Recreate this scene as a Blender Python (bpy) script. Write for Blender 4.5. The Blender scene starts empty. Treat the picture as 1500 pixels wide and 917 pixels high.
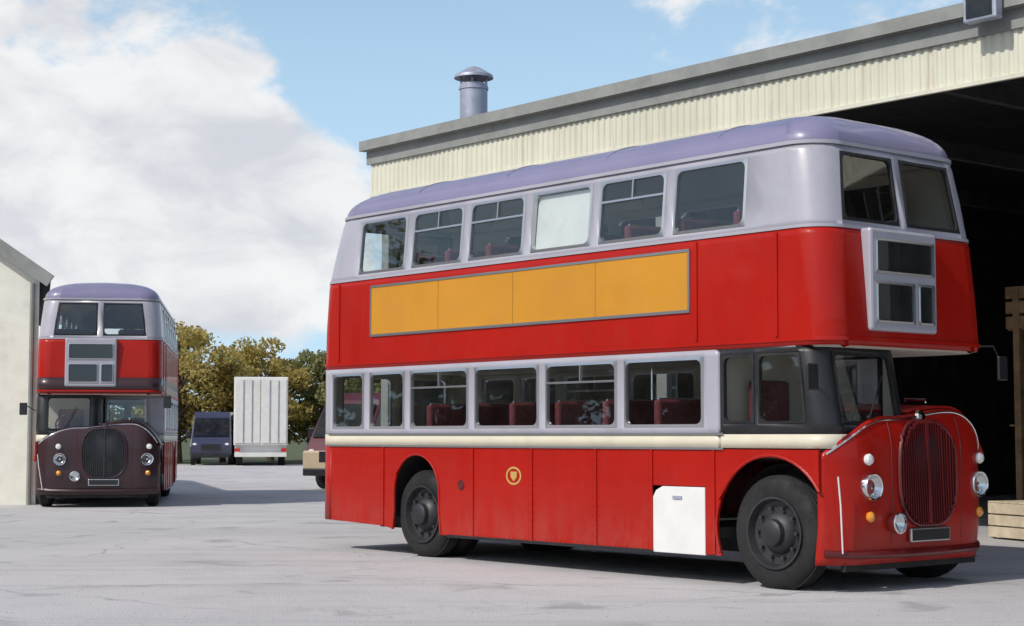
import bpy, bmesh, math, random
from mathutils import Vector, Matrix
R = math.radians
random.seed(7)
scene = bpy.context.scene
C = scene.collection

# ------------------------------------------------------------------ camera
cam_d = bpy.data.cameras.new('camera'); cam = bpy.data.objects.new('camera', cam_d); C.objects.link(cam)
cam_d.sensor_width = 36; cam_d.lens = 60.0; cam_d.clip_start = 0.1; cam_d.clip_end = 3000
cam.location = (0, 0, 1.42)
cam.rotation_euler = (R(94.1), 0, 0)
scene.camera = cam
# ------------------------------------------------------------------ light
SUN = Vector((-0.76, -0.65, 0)).normalized(); EL = R(43)
SUN = Vector((SUN.x * math.cos(EL), SUN.y * math.cos(EL), math.sin(EL)))
sd = bpy.data.lights.new('sun', 'SUN'); sd.energy = 3.2; sd.angle = R(1.0); sd.color = (1, 0.955, 0.88)
sun = bpy.data.objects.new('sun', sd); C.objects.link(sun); sun.location = (-30, -20, 40)
sun.rotation_euler = (-SUN).to_track_quat('-Z', 'Y').to_euler()
scene.view_settings.view_transform = 'Standard'; scene.view_settings.look = 'None'
scene.view_settings.exposure = 0.0; scene.view_settings.gamma = 1
scene.render.engine = 'CYCLES'

class NT:
    def __init__(s, tree): s.t = tree; s.n = tree.nodes; s.l = tree.links
    def new(s, typ, **kw):
        n = s.n.new(typ)
        for k, v in kw.items(): setattr(n, k, v)
        return n
    def put(s, sock, v):
        if isinstance(v, bpy.types.NodeSocket): s.l.new(v, sock)
        elif v is not None: sock.default_value = v
    def math(s, op, a, b=None, c=None, clamp=False):
        n = s.new('ShaderNodeMath', operation=op); n.use_clamp = clamp
        s.put(n.inputs[0], a)
        if b is not None: s.put(n.inputs[1], b)
        if c is not None: s.put(n.inputs[2], c)
        return n.outputs[0]
    def ramp(s, v, a, b, x=0.0, y=1.0, smooth=True):
        n = s.new('ShaderNodeMapRange'); n.interpolation_type = 'SMOOTHSTEP' if smooth else 'LINEAR'
        s.put(n.inputs[0], v); s.put(n.inputs[1], a); s.put(n.inputs[2], b); s.put(n.inputs[3], x); s.put(n.inputs[4], y)
        return n.outputs[0]
    def noise(s, vec, scale, detail=4, rough=0.55, dist=0.0):
        n = s.new('ShaderNodeTexNoise'); s.put(n.inputs['Vector'], vec)
        n.inputs['Scale'].default_value = scale; n.inputs['Detail'].default_value = detail
        n.inputs['Roughness'].default_value = rough; n.inputs['Distortion'].default_value = dist
        return n.outputs['Fac']
    def mix(s, f, a, b):
        n = s.new('ShaderNodeMix', data_type='RGBA'); s.put(n.inputs[0], f); s.put(n.inputs[6], a); s.put(n.inputs[7], b)
        return n.outputs[2]
    def map(s, vec, scale=(1, 1, 1), loc=(0, 0, 0)):
        n = s.new('ShaderNodeMapping'); s.put(n.inputs[0], vec); n.inputs[1].default_value = loc; n.inputs[3].default_value = scale
        return n.outputs[0]

def px_dir(px, py):
    v = Vector(((px - 750) / 2500, 1.0, -(py - 458.5) / 2500)); v.normalize()
    return Matrix.Rotation(R(4.1), 3, 'X') @ v

world = bpy.data.worlds.new('World'); scene.world = world; world.use_nodes = True
w = NT(world.node_tree); w.n.clear()
sky = w.new('ShaderNodeTexSky'); sky.sky_type = 'NISHITA'; sky.sun_disc = False
sky.sun_elevation = EL; sky.sun_rotation = math.atan2(SUN.x, SUN.y)
sky.air_density = 1.0; sky.dust_density = 1.2; sky.ozone_density = 1.2
tc = w.new('ShaderNodeTexCoord'); D = tc.outputs['Generated']
def lobe(px, py, size):
    n = w.new('ShaderNodeVectorMath', operation='DISTANCE'); w.put(n.inputs[0], D); n.inputs[1].default_value = px_dir(px, py)
    return w.ramp(n.outputs['Value'], 0.0, size, 1.0, 0.0)
dm = w.map(D, (1, 1, 1.7), (3.1, 0.7, 5.3))
big = w.noise(dm, 5.5, 9, 0.56, 0.25)
fine = w.noise(w.map(D, (1, 1, 1.5), (0.4, 2.2, 1.3)), 24, 7, 0.6, 0.3)
den = w.math('MULTIPLY_ADD', w.math('SUBTRACT', fine, 0.5), 0.30, w.math('ADD', big, 0.10))
for (x, y, s_, k) in ((90, 190, .17, .26), (330, 330, .11, .14), (420, 420, .10, .12), (640, 60, .10, -.34), (500, 60, .075, -.16), (800, 110, .09, -.2), (1250, 20, .09, -.10)):
    den = w.math('MULTIPLY_ADD', lobe(x, y, s_), k, den)
mask = w.ramp(den, 0.60, 0.715)
sep = w.new('ShaderNodeSeparateXYZ'); w.put(sep.inputs[0], D)
shade = w.noise(w.map(D, (1, 1, 2.0), (1.2, 4.0, 0.2)), 13, 6, 0.55, 0.4)
shade2 = w.ramp(shade, 0.26, 0.64)
cloudc = w.mix(shade2, (5.1, 5.2, 5.6, 1), (7.1, 7.1, 7.1, 1))
hz = w.ramp(sep.outputs['Z'], 0.0, 0.5, 0.9, 0.0)
skyc = w.mix(hz, sky.outputs[0], (4.2, 6.2, 7.9, 1))
out = w.mix(w.math('MULTIPLY', mask, 0.96), skyc, cloudc)
bg = w.new('ShaderNodeBackground'); w.put(bg.inputs[0], out); bg.inputs[1].default_value = 0.13
wo = w.new('ShaderNodeOutputWorld'); w.l.new(bg.outputs[0], wo.inputs[0])

# ------------------------------------------------------------------ materials
M = {}
def mat(name, col, rough=0.5, metal=0.0, coat=0.0, vary=0.0, vscale=3.0, bump=0.0, bscale=40.0, dirt=None, dscale=1.5, damount=0.4, spec=0.5, emit=None):
    m = bpy.data.materials.new(name); m.use_nodes = True; t = NT(m.node_tree); t.n.clear()
    o = t.new('ShaderNodeOutputMaterial'); b = t.new('ShaderNodeBsdfPrincipled'); t.l.new(b.outputs[0], o.inputs[0])
    co = t.new('ShaderNodeTexCoord').outputs['Object']
    c = (*col, 1)
    if vary:
        n = t.noise(co, vscale, 6, 0.6)
        c = t.mix(t.ramp(n, 0.3, 0.7), (*[x * (1 - vary) for x in col], 1), (*[min(1, x * (1 + vary)) for x in col], 1))
    if dirt:
        n2 = t.noise(co, dscale, 8, 0.65, 0.3)
        c = t.mix(t.math('MULTIPLY', t.ramp(n2, 0.48, 0.72), damount), c, (*dirt, 1))
    t.put(b.inputs['Base Color'], c)
    b.inputs['Metallic'].default_value = metal; b.inputs['Specular IOR Level'].default_value = spec
    if vary or dirt:
        t.put(b.inputs['Roughness'], t.ramp(t.noise(co, 5, 5, 0.6), 0.25, 0.75, max(0.02, rough * 0.8), min(1, rough * 1.25)))
    else: b.inputs['Roughness'].default_value = rough
    b.inputs['Coat Weight'].default_value = coat; b.inputs['Coat Roughness'].default_value = 0.06
    if bump:
        bn = t.new('ShaderNodeBump'); bn.inputs['Strength'].default_value = bump; bn.inputs['Distance'].default_value = 0.02
        t.put(bn.inputs['Height'], t.noise(co, bscale, 5, 0.6)); t.l.new(bn.outputs[0], b.inputs['Normal'])
    if emit: b.inputs['Emission Color'].default_value = (*emit[0], 1); b.inputs['Emission Strength'].default_value = emit[1]
    M[name] = m; return m
def red_paint():
    m = mat('red', (0.40, 0.011, 0.007), 0.34, coat=0.2, spec=0.15); t = NT(m.node_tree); b = t.n['Principled BSDF']
    b.inputs['Coat Roughness'].default_value = 0.04
    co = t.new('ShaderNodeTexCoord').outputs['Object']; sp = t.new('ShaderNodeSeparateXYZ'); t.put(sp.inputs[0], co)
    n1 = t.noise(co, 0.9, 6, 0.6); n2 = t.noise(t.map(co, (1.2, 1.2, 0.5)), 3.5, 8, 0.7, 0.4); n3 = t.noise(t.map(co, (9, 9, 0.8)), 1.6, 5, 0.6)
    c = t.mix(t.ramp(n1, 0.3, 0.7), (0.35, 0.0095, 0.005, 1), (0.395, 0.0115, 0.0055, 1))
    c = t.mix(t.math('MULTIPLY', t.ramp(n2, 0.52, 0.75), 0.2), c, (0.25, 0.03, 0.022, 1))
    splash = t.math('MULTIPLY', t.ramp(sp.outputs['Z'], 0.30, 0.85, 1, 0), t.ramp(n2, 0.35, 0.65))
    c = t.mix(t.math('MULTIPLY', splash, 0.12), c, (0.27, 0.20, 0.16, 1))
    c = t.mix(t.math('MULTIPLY', t.ramp(n3, 0.58, 0.76), 0.14), c, (0.12, 0.03, 0.025, 1))
    t.put(b.inputs['Base Color'], c); t.put(b.inputs['Roughness'], t.ramp(n2, 0.3, 0.75, 0.28, 0.55))
    bn = t.new('ShaderNodeBump'); bn.inputs['Strength'].default_value = 0.09; bn.inputs['Distance'].default_value = 0.02
    t.put(bn.inputs['Height'], t.noise(co, 2.8, 3, 0.5)); t.l.new(bn.outputs[0], b.inputs['Normal']); t.l.new(bn.outputs[0], b.inputs['Coat Normal'])
red_paint()
mat('grey_paint', (0.375, 0.362, 0.41), 0.35, coat=0.35, vary=0.05, vscale=1.0, bump=0.03, bscale=2.5, dirt=(0.2, 0.19, 0.2), damount=0.25)
mat('roof_paint', (0.205, 0.19, 0.305), 0.38, coat=0.3, vary=0.05, vscale=1.0, bump=0.03, bscale=2.5, dirt=(0.2, 0.19, 0.24), damount=0.25)
mat('cream', (0.66, 0.60, 0.46), 0.35, coat=0.3, vary=0.04, dirt=(0.3, 0.26, 0.2), damount=0.2)
mat('lining', (0.58, 0.54, 0.45), 0.6)
mat('orange_print', (0.53, 0.235, 0.02), 0.5, coat=0.05, spec=0.3, vary=0.06, vscale=0.8, dirt=(0.45, 0.2, 0.05), damount=0.25)
mat('orange_edge', (0.30, 0.13, 0.02), 0.6)
mat('bare_metal', (0.60, 0.60, 0.62), 0.42, metal=0.55, vary=0.08, vscale=4, dirt=(0.3, 0.28, 0.26), damount=0.3)
mat('chrome', (0.75, 0.75, 0.76), 0.12, metal=1.0)
mat('aluminium', (0.55, 0.55, 0.56), 0.3, metal=0.9)
mat('black_rubber', (0.011, 0.011, 0.012), 0.8, bump=0.15, bscale=60, vary=0.2, dirt=(0.04, 0.037, 0.034), dscale=4)
mat('black_paint', (0.015, 0.015, 0.018), 0.4, vary=0.2)
mat('rim_paint', (0.022, 0.022, 0.026), 0.5, vary=0.25, dirt=(0.07, 0.055, 0.045), dscale=6)
mat('dark_red', (0.11, 0.008, 0.009), 0.4, coat=0.3)
mat('under', (0.02, 0.019, 0.018), 0.9, vary=0.3)
mat('moquette', (0.13, 0.022, 0.03), 0.95, vary=0.35, vscale=25)
mat('floor_lino', (0.06, 0.045, 0.035), 0.7, vary=0.2)
mat('gold', (0.62, 0.40, 0.12), 0.4, metal=0.3)
mat('white_paint', (0.72, 0.71, 0.68), 0.5, vary=0.05, dirt=(0.42, 0.38, 0.33), damount=0.35)
mat('lens', (0.75, 0.75, 0.72), 0.08, coat=1.0)
mat('amber', (0.75, 0.28, 0.02), 0.15, coat=1.0)
mat('red_lens', (0.5, 0.01, 0.01), 0.15, coat=1.0)
def cladding_mat():
    m = mat('cladding', (0.62, 0.60, 0.48), 0.55); t = NT(m.node_tree); b = t.n['Principled BSDF']
    g = t.new('ShaderNodeNewGeometry').outputs['Position']
    n1 = t.noise(g, 0.6, 5, 0.6); n2 = t.noise(t.map(g, (5, 5, 0.35)), 1.0, 6, 0.65); n3 = t.noise(t.map(g, (2.2, 2.2, 0.2), (3, 1, 0)), 1.3, 6, 0.6)
    c = t.mix(t.ramp(n1, 0.3, 0.7), (0.58, 0.56, 0.45, 1), (0.68, 0.66, 0.54, 1))
    c = t.mix(t.math('MULTIPLY', t.ramp(n2, 0.5, 0.72), 0.4), c, (0.38, 0.36, 0.28, 1))
    c = t.mix(t.math('MULTIPLY', t.ramp(n3, 0.60, 0.72), 0.55), c, (0.30, 0.17, 0.08, 1))
    t.put(b.inputs['Base Color'], c)
cladding_mat()
mat('grey_cladding', (0.25, 0.255, 0.24), 0.6, vary=0.12, dirt=(0.12, 0.11, 0.09), damount=0.4)
mat('galvanised', (0.36, 0.38, 0.46), 0.5, metal=0.4, vary=0.12, vscale=5, dirt=(0.3, 0.27, 0.24), damount=0.3)
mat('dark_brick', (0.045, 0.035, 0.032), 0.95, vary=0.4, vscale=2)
mat('grit', (0.3, 0.28, 0.265), 0.9, vary=0.5, vscale=8)
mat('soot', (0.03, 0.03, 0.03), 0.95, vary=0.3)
mat('pale_timber', (0.55, 0.46, 0.33), 0.8, vary=0.15, vscale=6, bump=0.2)
mat('timber', (0.26, 0.16, 0.08), 0.8, vary=0.3, vscale=4, bump=0.2)
mat('render_cream', (0.74, 0.72, 0.63), 0.9, vary=0.05, bump=0.25, bscale=50, dirt=(0.38, 0.34, 0.28), dscale=0.5, damount=0.5)
mat('render_white', (0.70, 0.68, 0.64), 0.9, vary=0.05, bump=0.2, bscale=50, dirt=(0.48, 0.42, 0.38), dscale=0.6, damount=0.5)
mat('slate', (0.14, 0.14, 0.15), 0.7, vary=0.25, vscale=6)
mat('bark', (0.09, 0.065, 0.045), 0.95, vary=0.3, bump=0.5, bscale=12)
mat('navy', (0.03, 0.032, 0.07), 0.25, coat=0.8)
mat('silver_car', (0.30, 0.30, 0.33), 0.3, metal=0.5, coat=0.6)
mat('beige_paint', (0.50, 0.40, 0.28), 0.35, coat=0.4, dirt=(0.3, 0.24, 0.17), damount=0.3)
mat('maroon_black', (0.032, 0.009, 0.012), 0.4, coat=0.3)
mat('maroon', (0.10, 0.012, 0.02), 0.3, coat=0.5)

def glass(name, tint, refl=1.0, film=0.04):
    m = bpy.data.materials.new(name); m.use_nodes = True; t = NT(m.node_tree); t.n.clear()
    o = t.new('ShaderNodeOutputMaterial'); tr = t.new('ShaderNodeBsdfTransparent'); gl = t.new('ShaderNodeBsdfGlossy'); df = t.new('ShaderNodeBsdfDiffuse')
    tr.inputs[0].default_value = (*tint, 1); gl.inputs['Roughness'].default_value = 0.015; gl.inputs[0].default_value = (refl, refl, refl, 1)
    df.inputs[0].default_value = (0.45, 0.43, 0.4, 1)
    co = t.new('ShaderNodeTexCoord').outputs['Object']
    ge = t.new('ShaderNodeNewGeometry'); dp = t.new('ShaderNodeVectorMath', operation='DOT_PRODUCT'); t.l.new(ge.outputs['Normal'], dp.inputs[0]); t.l.new(ge.outputs['Incoming'], dp.inputs[1])
    cs = t.math('SUBTRACT', 1.0, t.math('ABSOLUTE', dp.outputs['Value']), clamp=True)
    fres = t.math('MULTIPLY_ADD', t.math('POWER', cs, 5.0), 0.955, 0.045)
    bn = t.new('ShaderNodeBump'); bn.inputs['Strength'].default_value = 0.02; bn.inputs['Distance'].default_value = 0.05
    t.put(bn.inputs['Height'], t.noise(co, 1.3, 2)); t.l.new(bn.outputs[0], gl.inputs['Normal'])
    m1 = t.new('ShaderNodeMixShader'); t.put(m1.inputs[0], t.math('MULTIPLY', t.ramp(t.noise(co, 3, 6, 0.65), 0.3, 0.8), film * 2)); t.l.new(tr.outputs[0], m1.inputs[1]); t.l.new(df.outputs[0], m1.inputs[2])
    m2 = t.new('ShaderNodeMixShader'); t.l.new(fres, m2.inputs[0]); t.l.new(m1.outputs[0], m2.inputs[1]); t.l.new(gl.outputs[0], m2.inputs[2])
    t.l.new(m2.outputs[0], o.inputs[0]); M[name] = m
glass('glass', (0.93, 0.95, 0.95), 1.0, 0.004); glass('dark_glass', (0.12, 0.13, 0.14), 1.0, 0.03)

def ground_mat():
    m = bpy.data.materials.new('yard_concrete'); m.use_nodes = True; t = NT(m.node_tree); b = t.n['Principled BSDF']
    co = t.new('ShaderNodeTexCoord').outputs['Object']
    big = t.noise(co, 0.18, 6, 0.6, 0.4); mid = t.noise(co, 1.1, 8, 0.65, 0.2); fine = t.noise(co, 45, 4, 0.7)
    c = t.mix(t.ramp(big, 0.3, 0.7), (0.43, 0.418, 0.43, 1), (0.55, 0.532, 0.54, 1))
    c = t.mix(t.math('MULTIPLY', t.ramp(mid, 0.5, 0.75), 0.45), c, (0.25, 0.24, 0.235, 1))
    v = t.new('ShaderNodeTexVoronoi'); v.feature = 'F1'; v.inputs['Scale'].default_value = 70; t.put(v.inputs['Vector'], co)
    c = t.mix(t.math('MULTIPLY', t.ramp(v.outputs['Distance'], 0.1, 0.6), 0.30), c, (0.56, 0.54, 0.52, 1))
    c = t.mix(t.math('MULTIPLY', t.ramp(fine, 0.52, 0.7), 0.35), c, (0.2, 0.19, 0.19, 1))
    st = t.noise(t.map(co, (1, 1, 1), (5, 2, 0)), 0.55, 5, 0.5, 0.6)
    c = t.mix(t.math('MULTIPLY', t.ramp(st, 0.60, 0.72), 0.36), c, (0.12, 0.115, 0.11, 1))
    ck = t.new('ShaderNodeTexVoronoi'); ck.feature = 'DISTANCE_TO_EDGE'; ck.inputs['Scale'].default_value = 0.23
    dn = t.new('ShaderNodeTexNoise'); dn.inputs['Scale'].default_value = 1.3; dn.inputs['Detail'].default_value = 6; t.put(dn.inputs['Vector'], co)
    vm = t.new('ShaderNodeVectorMath', operation='MULTIPLY_ADD'); t.l.new(dn.outputs['Color'], vm.inputs[0]); vm.inputs[1].default_value = (0.9, 0.9, 0); t.put(vm.inputs[2], co)
    t.l.new(vm.outputs[0], ck.inputs['Vector'])
    crack = t.ramp(ck.outputs['Distance'], 0.0015, 0.006, 1, 0)
    c = t.mix(t.math('MULTIPLY', crack, t.math('MULTIPLY', t.ramp(big, 0.45, 0.6), 0.4)), c, (0.09, 0.085, 0.08, 1))
    oil = t.noise(t.map(co, (1, 1, 1), (11, 7, 0)), 0.9, 4, 0.5, 0.8)
    c = t.mix(t.math('MULTIPLY', t.ramp(oil, 0.60, 0.70), 0.4), c, (0.16, 0.152, 0.15, 1))
    wv = t.new('ShaderNodeTexNoise'); wv.inputs['Scale'].default_value = 1.0; wv.inputs['Detail'].default_value = 7; t.put(wv.inputs['Vector'], t.map(co, (0.12, 2.4, 1), (0, 3, 0)))
    c = t.mix(t.math('MULTIPLY', t.ramp(wv.outputs['Fac'], 0.52, 0.68), 0.2), c, (0.24, 0.232, 0.235, 1))
    t.put(b.inputs['Base Color'], c); b.inputs['Roughness'].default_value = 0.9; b.inputs['Specular IOR Level'].default_value = 0.3
    bn = t.new('ShaderNodeBump'); bn.inputs['Strength'].default_value = 0.55; bn.inputs['Distance'].default_value = 0.012
    t.put(bn.inputs['Height'], t.math('ADD', fine, t.math('MULTIPLY', v.outputs['Distance'], 0.8))); t.l.new(bn.outputs[0], b.inputs['Normal'])
    M['yard'] = m
ground_mat()
mat('grass', (0.075, 0.085, 0.03), 0.95, vary=0.4, vscale=0.8, bump=0.5, bscale=5)
def leaf(name, a, b_):
    m = bpy.data.materials.new(name); m.use_nodes = True; t = NT(m.node_tree); p = t.n['Principled BSDF']
    co = t.new('ShaderNodeTexCoord').outputs['Object']
    t.put(p.inputs['Base Color'], t.mix(t.ramp(t.noise(co, 0.9, 4), 0.35, 0.65), (*a, 1), (*b_, 1)))
    p.inputs['Roughness'].default_value = 0.65; M[name] = m
    tr = t.new('ShaderNodeBsdfTranslucent'); t.put(tr.inputs[0], t.mix(t.ramp(t.noise(co, 0.9, 4), 0.35, 0.65), (*[x * 1.3 for x in a], 1), (*[x * 1.3 for x in b_], 1)))
    mx = t.new('ShaderNodeMixShader'); mx.inputs[0].default_value = 0.42; t.l.new(p.outputs[0], mx.inputs[1]); t.l.new(tr.outputs[0], mx.inputs[2]); t.l.new(mx.outputs[0], t.n['Material Output'].inputs[0])
leaf('leaf_olive', (0.33, 0.26, 0.07), (0.45, 0.36, 0.11)); leaf('leaf_green', (0.20, 0.21, 0.08), (0.30, 0.29, 0.12)); leaf('leaf_gold', (0.36, 0.26, 0.065), (0.46, 0.35, 0.10)); leaf('leaf_belt', (0.07, 0.085, 0.03), (0.12, 0.13, 0.05))

# ------------------------------------------------------------------ mesh builder
class MB:
    def __init__(s): s.v = []; s.f = []
    def add(s, vs, fs):
        k = len(s.v); s.v += [tuple(x) for x in vs]; s.f += [tuple(i + k for i in f) for f in fs]; return s
    def box(s, c, size, rot=None):
        hx, hy, hz = size[0] / 2, size[1] / 2, size[2] / 2
        vs = [Vector((x * hx, y * hy, z * hz)) for z in (-1, 1) for y in (-1, 1) for x in (-1, 1)]
        if rot is not None: vs = [rot @ q for q in vs]
        c = Vector(c)
        return s.add([q + c for q in vs], [(0, 2, 3, 1), (4, 5, 7, 6), (0, 1, 5, 4), (2, 6, 7, 3), (0, 4, 6, 2), (1, 3, 7, 5)])
    def bx(s, x0, x1, y0, y1, z0, z1): return s.box(((x0 + x1) / 2, (y0 + y1) / 2, (z0 + z1) / 2), (abs(x1 - x0), abs(y1 - y0), abs(z1 - z0)))
    def bar(s, p, q, w_, h_, up=(0, 0, 1)):
        p = Vector(p); q = Vector(q); d = (q - p); L = d.length; d.normalize(); up = Vector(up)
        if abs(d.dot(up)) > 0.98: up = Vector((1, 0, 0))
        sd_ = d.cross(up).normalized(); u2 = sd_.cross(d)
        m = Matrix((d, sd_, u2)).transposed()
        return s.box((p + q) / 2, (L, w_, h_), m)
    def tube(s, pts, r, n=8, cap=True):
        pts = [Vector(p) for p in pts]; rs = r if isinstance(r, (list, tuple)) else [r] * len(pts)
        vs = []; fs = []
        for i, p in enumerate(pts):
            d = (pts[min(i + 1, len(pts) - 1)] - pts[max(i - 1, 0)]).normalized()
            a = d.cross(Vector((0, 0, 1)) if abs(d.z) < 0.9 else Vector((1, 0, 0))).normalized(); b = d.cross(a)
            for k in range(n):
                g = 2 * math.pi * k / n; vs.append(p + (a * math.cos(g) + b * math.sin(g)) * rs[i])
        for i in range(len(pts) - 1):
            for k in range(n):
                k2 = (k + 1) % n; fs.append((i * n + k, i * n + k2, (i + 1) * n + k2, (i + 1) * n + k))
        if cap: fs += [tuple(range(n))[::-1], tuple(range((len(pts) - 1) * n, len(pts) * n))]
        return s.add(vs, fs)
    def lathe(s, prof, origin, axis, n=32, closed=False):
        # prof: list of (r, h) along axis
        ax = Vector(axis).normalized(); a = ax.cross(Vector((0, 0, 1)) if abs(ax.z) < 0.9 else Vector((1, 0, 0))).normalized(); b = ax.cross(a); o = Vector(origin)
        vs = []; fs = []; m = len(prof)
        for (r, h) in prof:
            for k in range(n):
                g = 2 * math.pi * k / n; vs.append(o + ax * h + (a * math.cos(g) + b * math.sin(g)) * r)
        for i in range(m if closed else m - 1):
            j = (i + 1) % m
            for k in range(n):
                k2 = (k + 1) % n; fs.append((i * n + k, i * n + k2, j * n + k2, j * n + k))
        return s.add(vs, fs)
    def poly(s, pts, d):
        # extrude polygon (3D coplanar points) along vector d
        n = len(pts); d = Vector(d); vs = [Vector(p) for p in pts] + [Vector(p) + d for p in pts]
        fs = [tuple(range(n)), tuple(range(2 * n - 1, n - 1, -1))] + [(i, i + n, (i + 1) % n + n, (i + 1) % n) for i in range(n)]
        return s.add(vs, fs)
    def build(s, name, m, parent=None, smooth=True, bevel=0.0, solid=0.0, inner=None, angle=38):
        me = bpy.data.meshes.new(name); me.from_pydata(s.v, [], s.f); me.update()
        bm = bmesh.new(); bm.from_mesh(me)
        if not solid: bmesh.ops.recalc_face_normals(bm, faces=bm.faces)
        big = [f for f in bm.faces if len(f.verts) > 6]
        if big: bmesh.ops.triangulate(bm, faces=big)
        bm.to_mesh(me); bm.free()
        if smooth: me.shade_smooth(); me.set_sharp_from_angle(angle=R(angle))
        me.materials.append(M[m] if isinstance(m, str) else m)
        o = bpy.data.objects.new(name, me); C.objects.link(o)
        if parent: o.parent = parent
        if solid:
            md = o.modifiers.new('solid', 'SOLIDIFY'); md.thickness = solid; md.offset = -1
            if inner: me.materials.append(M[inner]); md.material_offset = 1
        if bevel:
            md = o.modifiers.new('bevel', 'BEVEL'); md.width = bevel; md.segments = 2; md.limit_method = 'ANGLE'; md.angle_limit = R(40)
        return o
def tag(o, label=None, cat=None, group=None, kind=None):
    if label: o['label'] = label
    if cat: o['category'] = cat
    if group: o['group'] = group
    if kind: o['kind'] = kind
    return o
def empty(name, loc=(0, 0, 0), rz=0.0):
    o = bpy.data.objects.new(name, None); C.objects.link(o); o.location = loc; o.rotation_euler = (0, 0, rz); o.empty_display_size = 0.3; return o
def copy_tree(o, parent=None):
    c = o.copy(); C.objects.link(c); c.parent = parent
    for ch in list(o.children): copy_tree(ch, c)
    return c

# ------------------------------------------------------------------ bus
def outline(tf, tr, y0, y1, rf, rr, sideT, frontY, nc=6):
    pts = []; keys = []
    def cl(v, a, b): return min(max(v, a), b)
    a, b = tf + rf, tr - rr
    for t in sideT: pts.append((cl(t, a, b), y0)); keys.append(('O', t))
    for k in range(nc + 1):
        g = math.pi / 2 * k / nc; pts.append((b + rr * math.sin(g), y0 + rr - rr * math.cos(g))); keys.append(('c', k))
    for y in frontY: pts.append((tr, cl(y, y0 + rr, y1 - rr))); keys.append(('R', y))
    for k in range(nc + 1):
        g = math.pi / 2 * k / nc; pts.append((b + rr * math.cos(g), y1 - rr + rr * math.sin(g))); keys.append(('c', k))
    for t in reversed(sideT): pts.append((cl(t, a, b), y1)); keys.append(('N', t))
    for k in range(nc + 1):
        g = math.pi / 2 * k / nc; pts.append((a - rf * math.sin(g), y1 - rf + rf * math.cos(g))); keys.append(('c', k))
    for y in reversed(frontY): pts.append((tf, cl(y, y0 + rf, y1 - rf))); keys.append(('F', y))
    for k in range(nc + 1):
        g = math.pi / 2 * k / nc; pts.append((a - rf * math.cos(g), y0 + rf - rf * math.sin(g))); keys.append(('c', k))
    return pts, keys
def loft(levels, sideT, frontY, openings=(), cap=False, z_lo=None, z_hi=None, skip=None):
    """levels: (z, tf, tr, y0, y1, rf, rr). returns MB and dict of openings' corner points"""
    mb = MB(); rows = []; cor = {}
    for (z, tf, tr, y0, y1, rf, rr) in levels:
        p, keys = outline(tf, tr, y0, y1, rf, rr, sideT, frontY); rows.append([(-t, y, z) for t, y in p])
    n = len(keys); zs = [l[0] for l in levels]
    vs = [v for r in rows for v in r]; fs = []
    for j in range(len(rows) - 1):
        for i in range(n):
            i2 = (i + 1) % n
            ka, kb = keys[i], keys[i2]; hole = False
            for (side, a, b, z0, z1) in openings:
                if ka[0] == side and kb[0] == side and min(ka[1], kb[1]) >= a - 1e-6 and max(ka[1], kb[1]) <= b + 1e-6 and zs[j] >= z0 - 1e-6 and zs[j + 1] <= z1 + 1e-6: hole = True
            if skip and skip(rows[j][i], rows[j + 1][i2]): hole = True
            if not hole: fs.append((j * n + i, (j + 1) * n + i, (j + 1) * n + i2, j * n + i2))
    if cap: fs.append(tuple((len(rows) - 1) * n + i for i in range(n))[::-1])
    mb.add(vs, fs)
    for op in openings:
        side, a, b, z0, z1 = op
        def at(v, z):
            i = min(range(n), key=lambda q: abs(keys[q][1] - v) if keys[q][0] == side else 1e9); j = min(range(len(zs)), key=lambda q: abs(zs[q] - z))
            return Vector(rows[j][i])
        cor[op] = (at(a, z0), at(b, z0), at(b, z1), at(a, z1))
    return mb, cor
def window(parent, corners, out, frame='aluminium', rad=0.07, m=0.028, vent=None, gl='glass', name='window'):
    A, B, Cc, Dd = corners; W = ((B - A).length + (Cc - Dd).length) / 2; H = ((Dd - A).length + (Cc - B).length) / 2
    nrm = (B - A).cross(Dd - A).normalized()
    if nrm.dot(Vector(out)) < 0: nrm = -nrm
    def P(u, v, off=0):
        u /= W; v /= H; return A * (1 - u) * (1 - v) + B * u * (1 - v) + Cc * u * v + Dd * (1 - u) * v + nrm * off
    inner = []; outer = []
    for (cx, cy, g0) in ((W - m - rad, m + rad, -90), (W - m - rad, H - m - rad, 0), (m + rad, H - m - rad, 90), (m + rad, m + rad, 180)):
        for k in range(7):
            g = R(g0 + 15 * k); n_ = (math.cos(g), math.sin(g)); p = (cx + rad * n_[0], cy + rad * n_[1]); ks = []
            for ax, L in ((0, W), (1, H)):
                if n_[ax] > 1e-6: ks.append((L - p[ax]) / n_[ax])
                elif n_[ax] < -1e-6: ks.append(-p[ax] / n_[ax])
            k_ = min(ks); inner.append(p); outer.append((min(max(p[0] + n_[0] * k_, 0), W), min(max(p[1] + n_[1] * k_, 0), H)))
    N = len(inner); e = 0.012
    vs = [P(*p, -0.035) for p in outer] + [P(*p, 0.004) for p in outer] + [P(*p, 0.010) for p in inner] + [P(*p, -0.035) for p in inner]
    fs = []
    for r in range(4):
        for i in range(N):
            i2 = (i + 1) % N; a, b = r * N, ((r + 1) % 4) * N; fs.append((a + i, a + i2, b + i2, b + i))
    o = MB().add(vs, fs).build(name, frame, parent, smooth=True, angle=30)
    q = MB(); e = m * 0.4
    f1 = [P(e, e, -0.010), P(W - e, e, -0.010), P(W - e, H - e, -0.010), P(e, H - e, -0.010)]
    q.poly(f1, -nrm * 0.005).build('pane', gl, o, smooth=False)
    if vent:
        mb = MB(); mb.bar(P(m, H * vent, 0.0), P(W - m, H * vent, 0.0), 0.022, 0.022, nrm)
        mb.bar(P(W * .5, H * vent, 0.0), P(W * .5, H - m, 0.0), 0.018, 0.02, nrm)
        mb.build('vent_bar', frame, o, smooth=False)
    return o

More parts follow.
